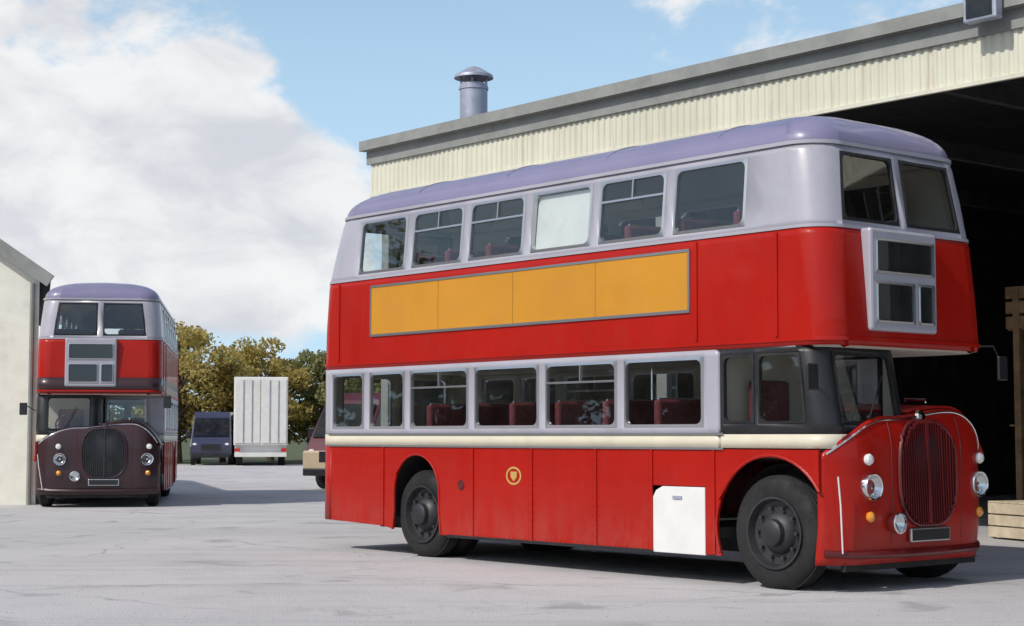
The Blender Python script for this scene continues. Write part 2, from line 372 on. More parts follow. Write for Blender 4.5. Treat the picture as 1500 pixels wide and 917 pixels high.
def wheel(parent, t, y, side, r=0.5, wd=0.27):
    # side -1: outer face toward -y
    ax = (0, side, 0); h = wd / 2
    prof = [(0.31, -h), (r - 0.10, -h), (r - 0.03, -h + 0.02), (r, -h + 0.06), (r, h - 0.06), (r - 0.03, h - 0.02), (r - 0.10, h + 0.004), (0.31, h - 0.02)]
    o = MB().lathe(prof, (-t, y, r), ax, 40, True).build('wheel', 'black_rubber', parent)
    tr = MB()
    for k in range(4):
        q = -h + 0.075 + k * (wd - 0.15) / 3
        tr.lathe([(r + 0.001, q - 0.012), (r + 0.012, q - 0.01), (r + 0.012, q + 0.01), (r + 0.001, q + 0.012)], (-t, y, r), ax, 40)
    tr.build('tread', 'black_rubber', o)
    rim = [(0.325, h - 0.03), (0.335, h + 0.012), (0.315, h + 0.012), (0.29, h - 0.06), (0.20, h - 0.075), (0.17, h - 0.02), (0.13, h + 0.0), (0.12, h + 0.05), (0.09, h + 0.07), (0.0, h + 0.072)]
    MB().lathe(rim, (-t, y, r), ax, 40).build('rim', 'rim_paint', o)
    nut = None
    for k in range(10):
        g = 2 * math.pi * k / 10; c = Vector((-t + 0.235 * math.cos(g), y + side * (h - 0.06), r + 0.235 * math.sin(g)))
        if nut is None: nut = nn_ = MB().tube([(0, 0, 0), (0, side * 0.04, 0)], 0.018, 6).build('wheel_nut', 'rim_paint', o)
        else: nn_ = nut.copy(); C.objects.link(nn_); nn_.parent = o
        nn_.location = c
    return o

ZB, ZC, ZL, ZT, ZU0, ZU1 = 1.30, 1.43, 1.50, 2.18, 3.40, 4.06
L = 8.33
def make_bus():
    b = empty('double_decker_bus')
    # ---------- upper deck
    sideU = [0.4, 0.6]; ups = []
    for k in range(6):
        a = 1.02 + k * 1.09; ups.append((a, a + 0.96)); sideU += [a, a + 0.96]
    sideU += [7.55, 7.7]
    fy = [-1.0, -0.90, -0.055, 0.055, 0.90, 1.0]
    hw = 1.22
    lev_red = [(2.24, 0.02, L, -hw, hw, .26, .30), (2.30, 0.0, L, -hw, hw, .26, .30), (2.75, 0.03, L - .01, -hw, hw, .27, .31), (3.26, 0.07, L - .04, -1.215, 1.215, .29, .33), (3.34, 0.085, L - .05, -1.212, 1.212, .30, .34)]
    mb, _ = loft(lev_red, sideU, fy); mb.build('upper_panel', 'red', b, solid=0.04, inner='lining')
    lev_w = [(3.34, 0.085, L - .05, -1.212, 1.212, .30, .34), (ZU0, 0.095, L - .06, -1.205, 1.205, .30, .34), (3.71, 0.135, L - .13, -1.18, 1.18, .31, .36), (ZU1, 0.19, L - .22, -1.145, 1.145, .33, .38), (4.14, 0.215, L - .25, -1.13, 1.13, .34, .40)]
    ops = [('O', a, c, ZU0, ZU1) for a, c in ups] + [('N', a, c, ZU0, ZU1) for a, c in ups] + [('F', -.90, -.055, ZU0, ZU1), ('F', .055, .90, ZU0, ZU1), ('R', -.90, -.055, ZU0, ZU1), ('R', .055, .90, ZU0, ZU1)]
    mb, cor = loft(lev_w, sideU, fy, ops); mb.build('window_surround', 'grey_paint', b, solid=0.04, inner='lining')
    out = {'O': (0, -1, 0), 'N': (0, 1, 0), 'F': (1, 0, 0), 'R': (-1, 0, 0)}
    for i, op in enumerate(ops):
        v = 0.66 if op[0] in 'ON' and i % 6 in (1, 3, 4) else None
        window(b, cor[op], out[op[0]], vent=v, frame='aluminium' if op[0] in 'ON' else 'black_rubber')
    a, c = ups[2]
    tag(MB().poly([(-a - .03, -1.160, 3.42), (-c + .03, -1.160, 3.42), (-c + .03, -1.098, 4.02), (-a - .03, -1.098, 4.02)], (0, .008, 0)).build('window_sheet', 'white_paint', b, smooth=False), 'white sheet behind an upper window')  # flat white sheet set just inside one upper side pane
    lev_r = []
    for k in range(12):
        q = k / 11 * 0.985; s_ = (1 - q ** 2.3) ** (1 / 2.3)
        lev_r.append((4.14 + 0.39 * q, 0.215 + 0.85 * (1 - s_), L - .25 - 1.0 * (1 - s_), -1.13 * (0.12 + .88 * s_), 1.13 * (0.12 + .88 * s_), .34 + .1 * (1 - s_) * 0 , .40))
    lev_r = [(z, tf, tr, a, c, min(rf, c * .95), min(rr, c * .95)) for (z, tf, tr, a, c, rf, rr) in lev_r]
    mb, _ = loft(lev_r, sideU, fy, cap=True); roof = mb.build('roof', 'roof_paint', b, solid=0.03, inner='lining', angle=60)
    # gutter and mouldings following the body
    def moulding(lev, proud, h, name, m, par):
        z, tf, tr, a, c, rf, rr = lev
        p, _ = outline(tf - proud, tr + proud, a - proud, c + proud, rf + proud, rr + proud, sideU, fy); pi, _ = outline(tf + .01, tr - .01, a + .01, c - .01, rf, rr, sideU, fy); n = len(p)
        vs = [(-t, y, z - h / 2) for t, y in pi] + [(-t, y, z - h / 2) for t, y in p] + [(-t, y, z + h / 2) for t, y in p] + [(-t, y, z + h / 2) for t, y in pi]
        fs = [(r * n + i, r * n + (i + 1) % n, ((r + 1) % 4) * n + (i + 1) % n, ((r + 1) % 4) * n + i) for r in range(4) for i in range(n)]
        return MB().add(vs, fs).build(name, m, par, angle=30)
    moulding(lev_w[-1], 0.028, 0.035, 'gutter', 'grey_paint', b)
    moulding(lev_w[0], 0.012, 0.03, 'moulding', 'grey_paint', b)
    moulding(lev_red[1], 0.014, 0.035, 'moulding', 'red', b)
    # roof sheets joints
    for t in (1.5, 3.1, 4.75, 6.4):
        pts = []
        for k in range(25):
            q = -1 + 2 * k / 24; s_ = min(1, abs(q)); y = 1.13 * q
            f = max(0.0, (abs(q) - .12) / .88); z = 4.14 + 0.39 * max(0, (1 - f ** 2.3)) ** (1 / 2.3) * 0.985
            pts.append((-t, y, z + 0.004))
        MB().tube(pts, 0.012, 6).build('roof_strip', 'roof_paint', roof)
    for t in (2.3, 5.5):
        MB().lathe([(0.0, .09), (0.10, .085), (0.13, .05), (0.12, 0.03), (0.07, .02), (0.07, -.02)], (-t, 0, 4.535), (0, 0, 1), 20).build('roof_ventilator', 'roof_paint', roof)
    # ---------- between-decks panels beads and advert
    for sgn in (-1, 1):
        for k in range(8):
            t = 0.62 + k * 1.03
            if t < 1.7 or t > 7.2: MB().bar((-t, sgn * (hw + .002), 2.33), (-t, sgn * 1.216, 3.30), 0.036, 0.026, (0, sgn, 0)).build('bead', 'red', b)
        ad = MB().poly([(-1.75, sgn * 1.225, 2.64), (-7.12, sgn * 1.225, 2.64), (-7.12, sgn * 1.222, 3.22), (-1.75, sgn * 1.222, 3.22)], (0, sgn * 0.006, 0)).build('advertisement_panel', 'orange_print', b, smooth=False)
        tag(ad, 'long orange advertisement panel between the decks')
        for t in (3.09, 4.43, 5.78): MB().bar((-t, sgn * 1.2315, 2.65), (-t, sgn * 1.2285, 3.21), 0.006, 0.004, (0, sgn, 0)).build('seam', 'orange_edge', ad, smooth=False)
        fr = MB()
        fr.bx(-1.73, -7.14, sgn * 1.221, sgn * 1.238, 2.615, 2.645).bx(-1.73, -7.14, sgn * 1.216, sgn * 1.236, 3.215, 3.242)
        for t in (1.74, 7.13): fr.bar((-t, sgn * 1.230, 2.645), (-t, sgn * 1.227, 3.215), 0.026, 0.017, (0, sgn, 0))
        fr.build('frame', 'aluminium', ad, smooth=False)
    # ---------- destination box on the front
    db = MB().poly([(-0.14, y, z) for y, z in ((-.66, 2.38), (.34, 2.38), (.34, 3.34), (-.66, 3.34))], (0.175, 0, 0)).build('destination_box', 'grey_paint', b, smooth=False, bevel=0.03)
    for (y0, y1, z0, z1) in ((-.60, .28, 2.92, 3.24), (-.60, -.02, 2.46, 2.84), (.03, .28, 2.46, 2.84)):
        cs = [Vector((0.037, y0, z0)), Vector((0.037, y1, z0)), Vector((0.037, y1, z1)), Vector((0.037, y0, z1))]
        wn = window(db, cs, (1, 0, 0), frame='aluminium', rad=0.03, m=0.018, name='display_window')
        wn.data.transform(Matrix.Translation((0.008, 0, 0)))
        for ch in wn.children: ch.data.transform(Matrix.Translation((0.012, 0, 0)))
        MB().bx(0.0365, 0.0385, y0 + .02, y1 - .02, z0 + .02, z1 - .02).build('blind', 'black_paint', db, smooth=False)
    # ---------- lower saloon window band
    lows = [(1.56 + k * 1.22, 1.56 + k * 1.22 + 1.11) for k in range(4)] + [(6.44, 7.16), (7.28, 7.96)]
    sideL = [1.45, 1.5]
    for a, c in lows: sideL += [a, c]
    fyl = [-.95, -.85, -.06, .06, .85, .95]
    zl = [ZC, ZL, ZT, 2.24]
    levl = [(z, 1.36, L, -hw, hw, .05, .30) for z in zl]
    opl = [('O', a, c, ZL, ZT) for a, c in lows] + [('N', a, c, ZL, ZT) for a, c in lows] + [('F', .06, .85, ZL, ZT), ('F', -.85, -.06, ZL, ZT), ('R', -.85, -.06, ZL, ZT), ('R', .06, .85, ZL, ZT)]
    mb, cor = loft(levl, sideL, fyl, opl); mb.build('window_surround', 'grey_paint', b, solid=0.045, inner='lining')
    for i, op in enumerate(opl):
        window(b, cor[op], out[op[0]], vent=0.7 if op[0] in 'ON' and i in (1, 3, 7, 9) else None)
    # cream belt
    levb = [(z, 1.36, L, -hw - .004, hw + .004, .05, .30) for z in (ZB, ZC)]
    mb, _ = loft(levb, sideL, fyl); mb.build('belt_band', 'cream', b, solid=0.045)
    for z in (ZB - .006, ZC + .004):
        for sgn in (-1, 1): MB().bx(-1.3, -L + .3, sgn * (hw - .005), sgn * (hw + .016), z - .011, z + .011).build('moulding', 'aluminium', b, smooth=False)
    # ---------- lower side panels with wheel arches
    def arch(tc, r, zc, a0, a1, n=14): return [(tc - r * math.cos(R(a0 + (a1 - a0) * k / n)), zc + r * math.sin(R(a0 + (a1 - a0) * k / n))) for k in range(n + 1)]
    zb = 0.28; zt = ZB - .012
    tF, tR = 0.72, 6.20
    for sgn in (-1, 1):
        def panel(poly2, m='red', name='side_panel', thick=0.03, lab=None):
            o = MB().poly([(-t, sgn * hw, z) for t, z in poly2], (0, -sgn * thick, 0)).build(name, m, b, smooth=False, bevel=0.006)
            if lab: tag(o, lab)
            return o
        rA = 0.68; zc = 0.55
        # panel over the front wheel
        g0 = math.degrees(math.asin((0.62 - zc) / rA))
        pl = [(0.145, 0.55 + .68 * math.sin(R(32.3)))] + [p for p in arch(tF, rA, zc, 32.3, 180 - math.degrees(math.asin((zb - zc) / rA))) ]
        last = pl[-1]
        pl += [(1.43, zb), (1.43, zt), (0.145, zt)]
        if sgn < 0: panel(pl)
        else:
            pass
        xs = [1.436, 2.28, 3.10, 4.12, 5.14]
        for k in range(4):
            a, c = xs[k], xs[k + 1] - .006
            if k == 0 and sgn < 0: panel([(a + .12, .27), (c, .27), (c, .80), (c - .05, .88), (c - .14, .92), (a + .12, .92)], 'white_paint', lab='pale unpainted panel behind the front wheel'); panel([(a, zb), (a + .114, zb), (a + .114, .926), (c, .926), (c, zt), (a, zt)])
            else: panel([(a, zb), (c, zb), (c, zt), (a, zt)])
        rR = 0.44; zr = 0.76
        ar = [(tR - rR - .03, zb), (tR - rR, .55)] + arch(tR, rR, zr, 0, 180) + [(tR + rR, .55), (tR + rR + .03, zb + .03)]
        panel([(5.146, zb)] + ar + [(6.86, zb + .06), (6.86, zt), (5.146, zt)])
        panel([(6.866, zb + .06), (7.98, zb + .09), (7.98, zt), (6.866, zt)])
        # arch lips
        if sgn < 0: MB().tube([(-t, sgn * (hw + .002), z) for t, z in arch(tF, rA + .004, zc, 32, 200, 20)], 0.016, 6).build('arch_lip', 'red', b)
        MB().tube([(-t, sgn * (hw + .002), z) for t, z in ar], 0.014, 6).build('arch_lip', 'red', b)
        # inner liners
        for (tc_, r_, yo) in ((tF, .60, 1.02), (tR, .62, 1.18)):
            li = MB(); p = arch(tc_, r_, 0.56 if tc_ == tF else .62, -10, 190, 16); n = len(p)
            li.add([(-t, sgn * yo, z) for t, z in p] + [(-t, sgn * .62, z) for t, z in p], [(i, i + 1, n + i + 1, n + i) for i in range(n - 1)])
            li.add([(-t, sgn * .62, z) for t, z in p], [tuple(range(n))])
            li.build('arch_liner', 'under', b)
        for t in (1.433, 2.28, 3.10, 4.12, 5.14, 6.863): MB().bx(-t - .018, -t + .018, sgn * (hw - .004), sgn * (hw + .013), zb + (.07 if t > 6 else .01), zt).build('bead', 'red', b, smooth=False)
        MB().bx(-5.60, -2.26, sgn * (hw - .006), sgn * (hw + .012), zb - .02, zb + .012).build('skirt_rail', 'black_paint', b, smooth=False)
    # rear corner and back
    levk = [(z, 7.0, L, -hw, hw, .05, .30) for z in (zb + .09, zt)]
    mb, _ = loft(levk, [7.98], fyl, skip=lambda p, q: p[0] > -7.97 or q[0] > -7.97); mb.build('rear_panel', 'red', b, solid=0.04)
    for sgn in (-1, 1):
        for (z, m_) in ((0.75, 'red_lens'), (0.92, 'amber')):
            MB().lathe([(0, .03), (0.03, .028), (0.045, .01), (0.045, 0)], (-L, sgn * .85, z), (-1, 0, 0), 16).build('rear_light', m_, b)
    # gold emblem on the lower side
    em = MB(); cx, cz = -4.42, .98
    em.add([(cx + .13 * math.cos(2 * math.pi * k / 24), -hw - .004, cz + .10 * math.sin(2 * math.pi * k / 24)) for k in range(24)] + [(cx + .105 * math.cos(2 * math.pi * k / 24), -hw - .004, cz + .078 * math.sin(2 * math.pi * k / 24)) for k in range(24)], [(k, (k + 1) % 24, 24 + (k + 1) % 24, 24 + k) for k in range(24)])
    em.poly([(cx - .055, -hw - .001, cz + .045), (cx + .055, -hw - .001, cz + .045), (cx + .05, -hw - .001, cz - .015), (cx, -hw - .001, cz - .06), (cx - .05, -hw - .001, cz - .015)], (0, -.003, 0))
    em.build('emblem', 'gold', b, smooth=False)
    MB().lathe([(0, .02), (.05, .018), (.06, .0)], (-5.35, -hw, .86), (0, -1, 0), 20).build('filler_cap', 'dark_red', b)
    # ---------- cab (offside) and bonnet (nearside)
    levc = [(1.30, .05, 1.36, -hw, .02, .22, .03), (1.43, .05, 1.36, -hw, .02, .22, .03), (1.53, .055, 1.36, -hw, .02, .18, .03), (2.18, .17, 1.36, -hw, .02, .18, .03), (2.24, .18, 1.36, -hw, .02, .22, .03)]
    sideC = [.28, .36, .86, .91, 1.31]; fyc = [-.99, -.96, -.10, -.05]
    opc = [('O', .28, .86, 1.53, 2.18), ('O', .91, 1.31, 1.53, 2.18), ('N', .36, 1.31, 1.53, 2.18), ('F', -.99, -.05, 1.53, 2.18)]
    mb, cor = loft(levc[1:], sideC, fyc, opc); mb.build('cab_shell', 'black_paint', b, solid=0.03, inner='lining')
    mb, _ = loft(levc[:2], sideC, fyc); mb.build('cab_band', 'cream', b, solid=0.03, inner='black_paint')
    for op in opc:
        wd = window(b, cor[op], out[op[0]], frame='black_rubber', rad=.06, m=.022, name='windscreen' if op[0] == 'F' else 'cab_window')
        if op[0] == 'F':
            MB().bar((-.03, -.62, 1.60), (-.035, -.42, 2.0), .012, .01, (1, 0, 0)).tube([(-.05, -.63, 1.585), (-.02, -.63, 1.585)], .018, 8).build('wiper', 'black_paint', wd)
    MB().bx(-.36, -1.3, -1.15, 0, 1.2, 1.28).build('cab_floor', 'under', b, smooth=False)
    st = MB().tube([Vector((-.42, -.62, 1.62)) + Vector((.12 * math.sin(2 * math.pi * k / 24), .24 * math.cos(2 * math.pi * k / 24), .21 * math.sin(2 * math.pi * k / 24))) for k in range(25)], .016, 8)
    st.tube([(-.42, -.62, 1.62), (-.25, -.62, 1.3)], .025, 8).bar((-.42, -.86, 1.62), (-.42, -.38, 1.62), .02, .02); st.build('steering_wheel', 'black_paint', b)
    MB().bx(-.85, -1.25, -.9, -.4, 1.3, 1.45).bx(-1.17, -1.29, -.9, -.4, 1.45, 1.95).build('driver_seat', 'moquette', b, smooth=False, bevel=.04)
    # tin front
    def top(y):
        if y < -.35: q = (-.35 - y) / .85; return 1.60 - 0.36 * q ** 2.2
        if y > .60: q = (y - .60) / .60; return 1.68 - 0.46 * q ** 2.4
        q = (y + .35) / .95; return 1.60 + .08 * (3 * q * q - 2 * q ** 3)
    def tt(y, z):
        q = max(0, (abs(y) - .72) / .48); t = .20 * q ** 2.4
        v = max(0, (z - 1.25) / .45); return t - .035 + .13 * v ** 2.2 + (.03 * max(0, (.6 - z) / .25))
    ny, nz = 48, 16; ys = [-1.205 + 2.41 * i / ny for i in range(ny + 1)]
    vs = []; fs = []
    for i, y in enumerate(ys):
        tp = top(y)
        for j in range(nz + 1):
            z = .25 + (tp - .25) * j / nz; vs.append((-tt(y, z), y, z))
    nb = len(vs)
    for i in range(ny):
        for j in range(nz): a = i * (nz + 1) + j; fs.append((a, a + nz + 1, a + nz + 2, a + 1))
    fp = MB().add(vs, fs)
    fp.build('front_panel', 'red', b, solid=.03)
    # bonnet top and side
    by = [y for y in ys if y >= -.03]; vs = []; fs = []
    for k in range(9):
        t = .09 + (1.36 - .09) * k / 8
        for y in by: vs.append((-t, y, top(y) + .004 + .05 * k / 8 * (1 - max(0, (y - .6) / .6) ** 2)))
    n = len(by)
    for k in range(8):
        for i in range(n - 1): a = k * n + i; fs.append((a, a + n, a + n + 1, a + 1))
    MB().add(vs, fs).build('bonnet', 'red', b, solid=.02)
    MB().poly([(-t, 1.195, z) for t, z in [(.15, top(1.2))] + [(.15, .84)] + arch(tF, .64, .56, 26, 175) + [(1.36, .62), (1.37, .62), (1.37, 1.25)]], (0, -.03, 0)).build('wing', 'red', b, smooth=False)
    # grille
    gy, hwg = .13, .43
    def gw(z): return hwg * max(0.02, 1 - abs((z - 1.07) / .492) ** 3.0) ** (1 / 2.6)
    zs_ = [1.07 - .485 * math.cos(math.pi * k / 20) for k in range(21)]
    def fx(y, z): return -tt(y, z)
    lp = [(gy - gw(z), z) for z in zs_] + [(gy + gw(z), z) for z in reversed(zs_)]
    gr = MB().tube([(fx(y, z) + .012, y, z) for y, z in lp + lp[:2]], .020, 8).build('grille', 'dark_red', b)
    bk = MB(); vsb = []
    for z in zs_: vsb += [(fx(gy, z) + .004, gy - gw(z), z), (fx(gy, z) + .004, gy + gw(z), z)]
    bk.add(vsb, [(2 * k, 2 * k + 1, 2 * k + 3, 2 * k + 2) for k in range(20)]).build('grille_backing', 'black_paint', gr)
    for k in range(23):
        y = gy - hwg + .035 + k * (2 * hwg - .07) / 22
        zz = [z for z in zs_ if gw(z) > abs(y - gy) + .01]
        if len(zz) > 2: MB().bar((fx(gy, zz[0]) + .02, y, zz[0]), (fx(gy, zz[-1] - .05) + .018, y, zz[-1]), .012, .03, (1, 0, 0)).build('slat', 'dark_red', gr, smooth=False)
    MB().bar((fx(gy, .6) + .034, gy, .6), (fx(gy, 1.5) + .034, gy, 1.53), .03, .02, (1, 0, 0)).build('centre_bar', 'dark_red', gr, smooth=False)
    MB().lathe([(0, .03), (.05, .025), (.065, .0)], (fx(gy, 1.6) + .0, gy, 1.60), (1, 0, .3), 20).build('badge', 'chrome', gr)
    for y in (-.72, .96):
        x0 = fx(y, .95)
        h = MB().lathe([(.125, -.04), (.13, .03), (.118, .055), (.105, .05)], (x0, y, .95), (1, 0, 0), 28).build('headlight', 'chrome', b)
        MB().lathe([(.108, .03), (.09, .0), (.06, -.025), (.02, -.035), (.018, .0), (0, .002)], (x0 + .02, y, .95), (1, 0, 0), 28).build('reflector', 'chrome', h)
        MB().lathe([(0, .075), (.05, .07), (.09, .058), (.108, .045)], (x0, y, .95), (1, 0, 0), 28).build('lens', 'glass', h)
        s2 = MB().lathe([(.05, -.02), (.055, .02), (.04, .04), (0, .05)], (fx(y, 1.22) , y * 1.04, 1.2), (1, 0, 0), 18).build('sidelight', 'lens', b)
        i2 = MB().lathe([(.045, -.02), (.05, .02), (.035, .04), (0, .05)], (fx(y, .7), y * 1.02, .68), (1, 0, 0), 18).build('indicator', 'amber', b)
    fg = MB().lathe([(.03, -.09), (.08, -.05), (.098, .02), (.1, .05), (.088, .055), (.088, .03), (.05, .0), (0, -.01)], (.09, -.42, .62), (1, 0, 0), 24).build('fog_lamp', 'chrome', b)
    MB().lathe([(0, .068), (.05, .062), (.09, .05)], (.09, -.42, .62), (1, 0, 0), 24).build('lens', 'glass', fg)
    np_ = MB().bx(.03, .07, gy - .30, gy + .30, .43, .56).build('number_plate', 'aluminium', b, smooth=False, bevel=.01)
    MB().bx(.07, .074, gy - .28, gy + .28, .445, .545).build('plate_face', 'black_paint', np_, smooth=False)
    MB().tube([(-.15, -1.15, .36), (0.02, -.9, .34), (.05, -.3, .33), (.05, .3, .33), (.02, .9, .34), (-.15, 1.15, .36)], .035, 8).build('bumper', 'dark_red', b)
    MB().bx(-.1, -.05, -.98, .98, .19, .30).build('valance', 'under', b, smooth=False)
    def front_line(yz, r, name, m_, off=.004): return MB().tube([(fx(y, z) + off, y, z) for y, z in yz], r, 6).build(name, m_, b)
    front_line([(-.40, .42 + .01 * k) if False else (-.40, .44 + k * .05) for k in range(23)], .006, 'seam', 'dark_red', .001)
    front_line([(.66, .44 + k * .05) for k in range(24)], .006, 'seam', 'dark_red', .001)
    front_line([(-1.15 + k * .05, top(-1.15 + k * .05) - .035) for k in range(47)], .010, 'moulding', 'chrome', .004)
    MB().tube([(-.3, .58, 1.735), (-.3, .58, 1.765), (-.55, .58, 1.775), (-.55, .58, 1.74)], .012, 8).build('bonnet_handle', 'chrome', b)
    MB().tube([(-.02, -1.05, .36), (.02, -1.12, .80), (.02, -1.15, 1.05)], .008, 6).build('corner_marker', 'white_paint', b)
    rv = MB()
    def rivet(t, z): rv.lathe([(.009, 0), (.007, .004), (0, .005)], (-t, -hw, z), (0, -1, 0), 6)
    for a_, c_ in ((1.46, 2.26), (2.30, 3.08), (3.12, 4.10), (4.14, 5.12), (6.89, 7.96)):
        n_ = int((c_ - a_) / .085); zb_ = zb + (.10 if a_ > 6 else 0)
        if a_ < 1.5: continue
        for k in range(n_ + 1):
            t_ = a_ + .03 + (c_ - a_ - .06) * k / n_; rivet(t_, zt - .025); rivet(t_, zb_ + .03)
        for k in range(1, 10):
            z_ = zb_ + .03 + (zt - zb_ - .055) * k / 10; rivet(a_ + .03, z_); rivet(c_ - .03, z_)
    tag(rv.build('rivet_rows', 'red', b), kind='stuff')
    MB().bx(-1.98, -1.86, -hw - .014, -hw, .80, .83).build('hatch_catch', 'galvanised', b, smooth=False)
    # mirrors
    for y, t, s_, za in ((-1.22, .20, -1, 1.9), (1.12, .12, 1, 2.3)):
        a = Vector((-t, y, za)); e = a + Vector((.18, s_ * .22, .06 if s_ < 0 else -.2))
        mo = MB().tube([a, a + Vector((.12, s_ * .16, .1 if s_ < 0 else .0)), e], .010, 8).build('mirror_arm', 'black_paint', b)
        MB().box(e + Vector((0, 0, -.02)), (.03, .15, .24)).build('mirror', 'black_paint', mo, smooth=False, bevel=.012)
    # ---------- floors, seats, chassis
    MB().bx(-1.4, -5.62, -1.17, 1.17, .44, .54).bx(-5.62, -6.8, -.5, .5, .45, .53).bx(-6.8, -8.1, -1.17, 1.17, .44, .54).build('chassis_floor', 'under', b, smooth=False)
    MB().bx(-5.50, -6.92, -1.17, -.62, 1.245, 1.26).bx(-5.50, -6.92, 1.17, .62, 1.245, 1.26).build('wheel_box', 'floor_lino', b, smooth=False)
    MB().bx(-.3, -8.0, -.45, .45, .26, .44).build('chassis', 'under', b, smooth=False)
    po, _ = outline(.06, L - .05, -1.17, 1.17, .26, .3, [.5, 7.5], [-.8, .8]); MB().poly([(-t, y, 2.225) for t, y in po], (0, 0, .04)).build('upper_floor', 'lining', b, smooth=False)
    seat = None
    for z, t0, n_ in ((.80, 2.1, 6), (2.60, 1.0, 8)):
        for k in range(n_):
            for y in (-.69, .69):
                if z < 1 and 5.6 < t0 + k * .76 < 6.9 and k < 0: continue
                if seat is None:
                    s1 = MB().bx(-.2, .2, -.42, .42, .34, .47).bx(-.27, -.18, -.42, .42, .4, .98).bx(-.2, .2, -.03, .03, -.26, .34)
                    seat = s1.build('seat', 'moquette', b, smooth=False, bevel=.03); o = seat
                    hr = MB().tube([(-.225, -.40, .90), (-.225, -.38, .985), (-.225, .38, .985), (-.225, .40, .90)], .014, 6).build('handrail', 'chrome', seat); hrail = hr
                else:
                    o = seat.copy(); C.objects.link(o); o.parent = b
                    h2 = hrail.copy(); C.objects.link(h2); h2.parent = o
                o.location = (-(t0 + k * .76), y, z)
    for t in (3.2, 5.1): MB().tube([(-t, -.3, .54), (-t, -.3, 2.2)], .016, 8).build('pole', 'chrome', b)
    # wheels
    wheel(b, tF, -1.04, -1, .52); wheel(b, tF, 1.04, 1, .52)
    for sgn in (-1, 1): wheel(b, tR, sgn * 1.0, sgn); wheel(b, tR, sgn * .68, sgn)
    return b

BUS_RZ = math.atan2(-.768, .64)

# ------------------------------------------------------------------ ground
def sheet(name, x0, x1, y0, y1, z, m, n=1):
    mb = MB(); mb.add([(x0, y0, z), (x1, y0, z), (x1, y1, z), (x0, y1, z)], [(0, 1, 2, 3)])
    o = mb.build(name, m, smooth=False); o['kind'] = 'structure'; return o
sheet('ground', -900, 900, -300, 1500, -0.004, 'grass')
sheet('yard', -60, 45, -30, 84, 0.0, 'yard')

# ------------------------------------------------------------------ depot shed on the right
B0 = Vector((2.85, 15.3, 0)); bb = Vector((-.64, .768, 0)); nn = Vector((.768, .64, 0))
SHED_O = B0 + nn * 5.0
shed = empty('depot_shed', SHED_O, math.atan2(bb.y, bb.x))      # local +x runs back along the front, local -y goes inside
tag(shed, 'open-fronted depot shed with cream corrugated fascia and dark interior', 'shed')
# local frame: x = t (backwards), inside = +/-? nn expressed: rotate -90 of bb => inside is -y
T0, T1, DEP = -8.8, 14.2, 20.0
HZ0, HZ1, HZ2 = 5.58, 6.12, 6.5
def corr(mb, x0, x1, z0, z1, y, amp=.018, pitch=.125):
    n = int(round((x1 - x0) / pitch)); vs = []; fs = []
    prof = []
    for k in range(n):
        x = x0 + k * pitch
        prof += [(x, 0), (x + pitch * .36, 0), (x + pitch * .5, amp), (x + pitch * .86, amp)]
    prof.append((x1, 0))
    for (x, a) in prof: vs += [(x, y + a, z0), (x, y + a, z1)]
    for i in range(len(prof) - 1): fs.append((2 * i, 2 * i + 2, 2 * i + 3, 2 * i + 1))
    return mb.add(vs, fs)
first = None; x = T0
while x < T1 - .01:
    if first is None:
        first = corr(MB(), 0, 1.0, HZ0, HZ1 + .1, 0.05).build('cladding_sheet', 'cladding', shed, smooth=False, solid=.004); first.location.x = x; o = first
    else:
        o = first.copy(); C.objects.link(o); o.parent = shed; o.location.x = x
    o.location.y = random.uniform(-.004, .004); x += 1.0
T1e = x
MB().bx(T0, T1e + .06, 0.075, .115, HZ1 - .02, HZ2).build('flashing', 'grey_cladding', shed, smooth=False)
MB().bx(T0, T1e + .10, .115, .24, HZ2 - .17, HZ2 - .05).bx(T0, T1e + .1, .22, .25, HZ2 - .17, HZ2).build('gutter', 'grey_cladding', shed, smooth=False)
MB().bx(T0, T1e, 0.04, .10, HZ0 - .05, HZ0).build('drip_rail', 'cladding', shed, smooth=False)
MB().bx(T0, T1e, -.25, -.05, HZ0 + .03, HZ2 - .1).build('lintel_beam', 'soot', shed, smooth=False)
for t in (T0 + .2, -3.4, 7.2, 13.9):
    cb = MB().bx(t - .1, t + .1, -.25, -.235, 0, HZ0 + .05).bx(t - .1, t + .1, -.05, -.035, 0, HZ0 + .05).bx(t - .008, t + .008, -.235, -.05, 0, HZ0 + .05)
    cb.build('column', 'grey_cladding', shed, smooth=False)
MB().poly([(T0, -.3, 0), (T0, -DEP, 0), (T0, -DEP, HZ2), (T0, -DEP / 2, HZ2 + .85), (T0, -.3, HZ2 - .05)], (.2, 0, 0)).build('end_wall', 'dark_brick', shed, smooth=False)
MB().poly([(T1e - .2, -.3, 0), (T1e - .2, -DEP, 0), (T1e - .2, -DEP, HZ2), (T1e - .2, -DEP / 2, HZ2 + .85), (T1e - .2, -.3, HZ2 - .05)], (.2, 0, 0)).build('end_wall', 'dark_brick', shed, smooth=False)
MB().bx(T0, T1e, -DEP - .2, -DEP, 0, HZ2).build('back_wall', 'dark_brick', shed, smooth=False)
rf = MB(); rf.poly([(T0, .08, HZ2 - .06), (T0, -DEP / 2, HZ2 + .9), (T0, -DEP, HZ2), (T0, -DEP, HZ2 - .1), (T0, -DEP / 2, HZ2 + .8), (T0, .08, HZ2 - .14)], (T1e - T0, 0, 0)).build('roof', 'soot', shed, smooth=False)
for t in (-6.5, -3.4, -0.4, 2.6, 5.6, 8.6, 11.6):
    MB().bx(t - .06, t + .06, -DEP, -.26, HZ0 + .05, HZ0 + .3).build('rafter', 'soot', shed, smooth=False)
fl = MB().bx(T0, T1e, -DEP, -.02, -.05, .006).build('floor_slab', 'yard', shed, smooth=False)
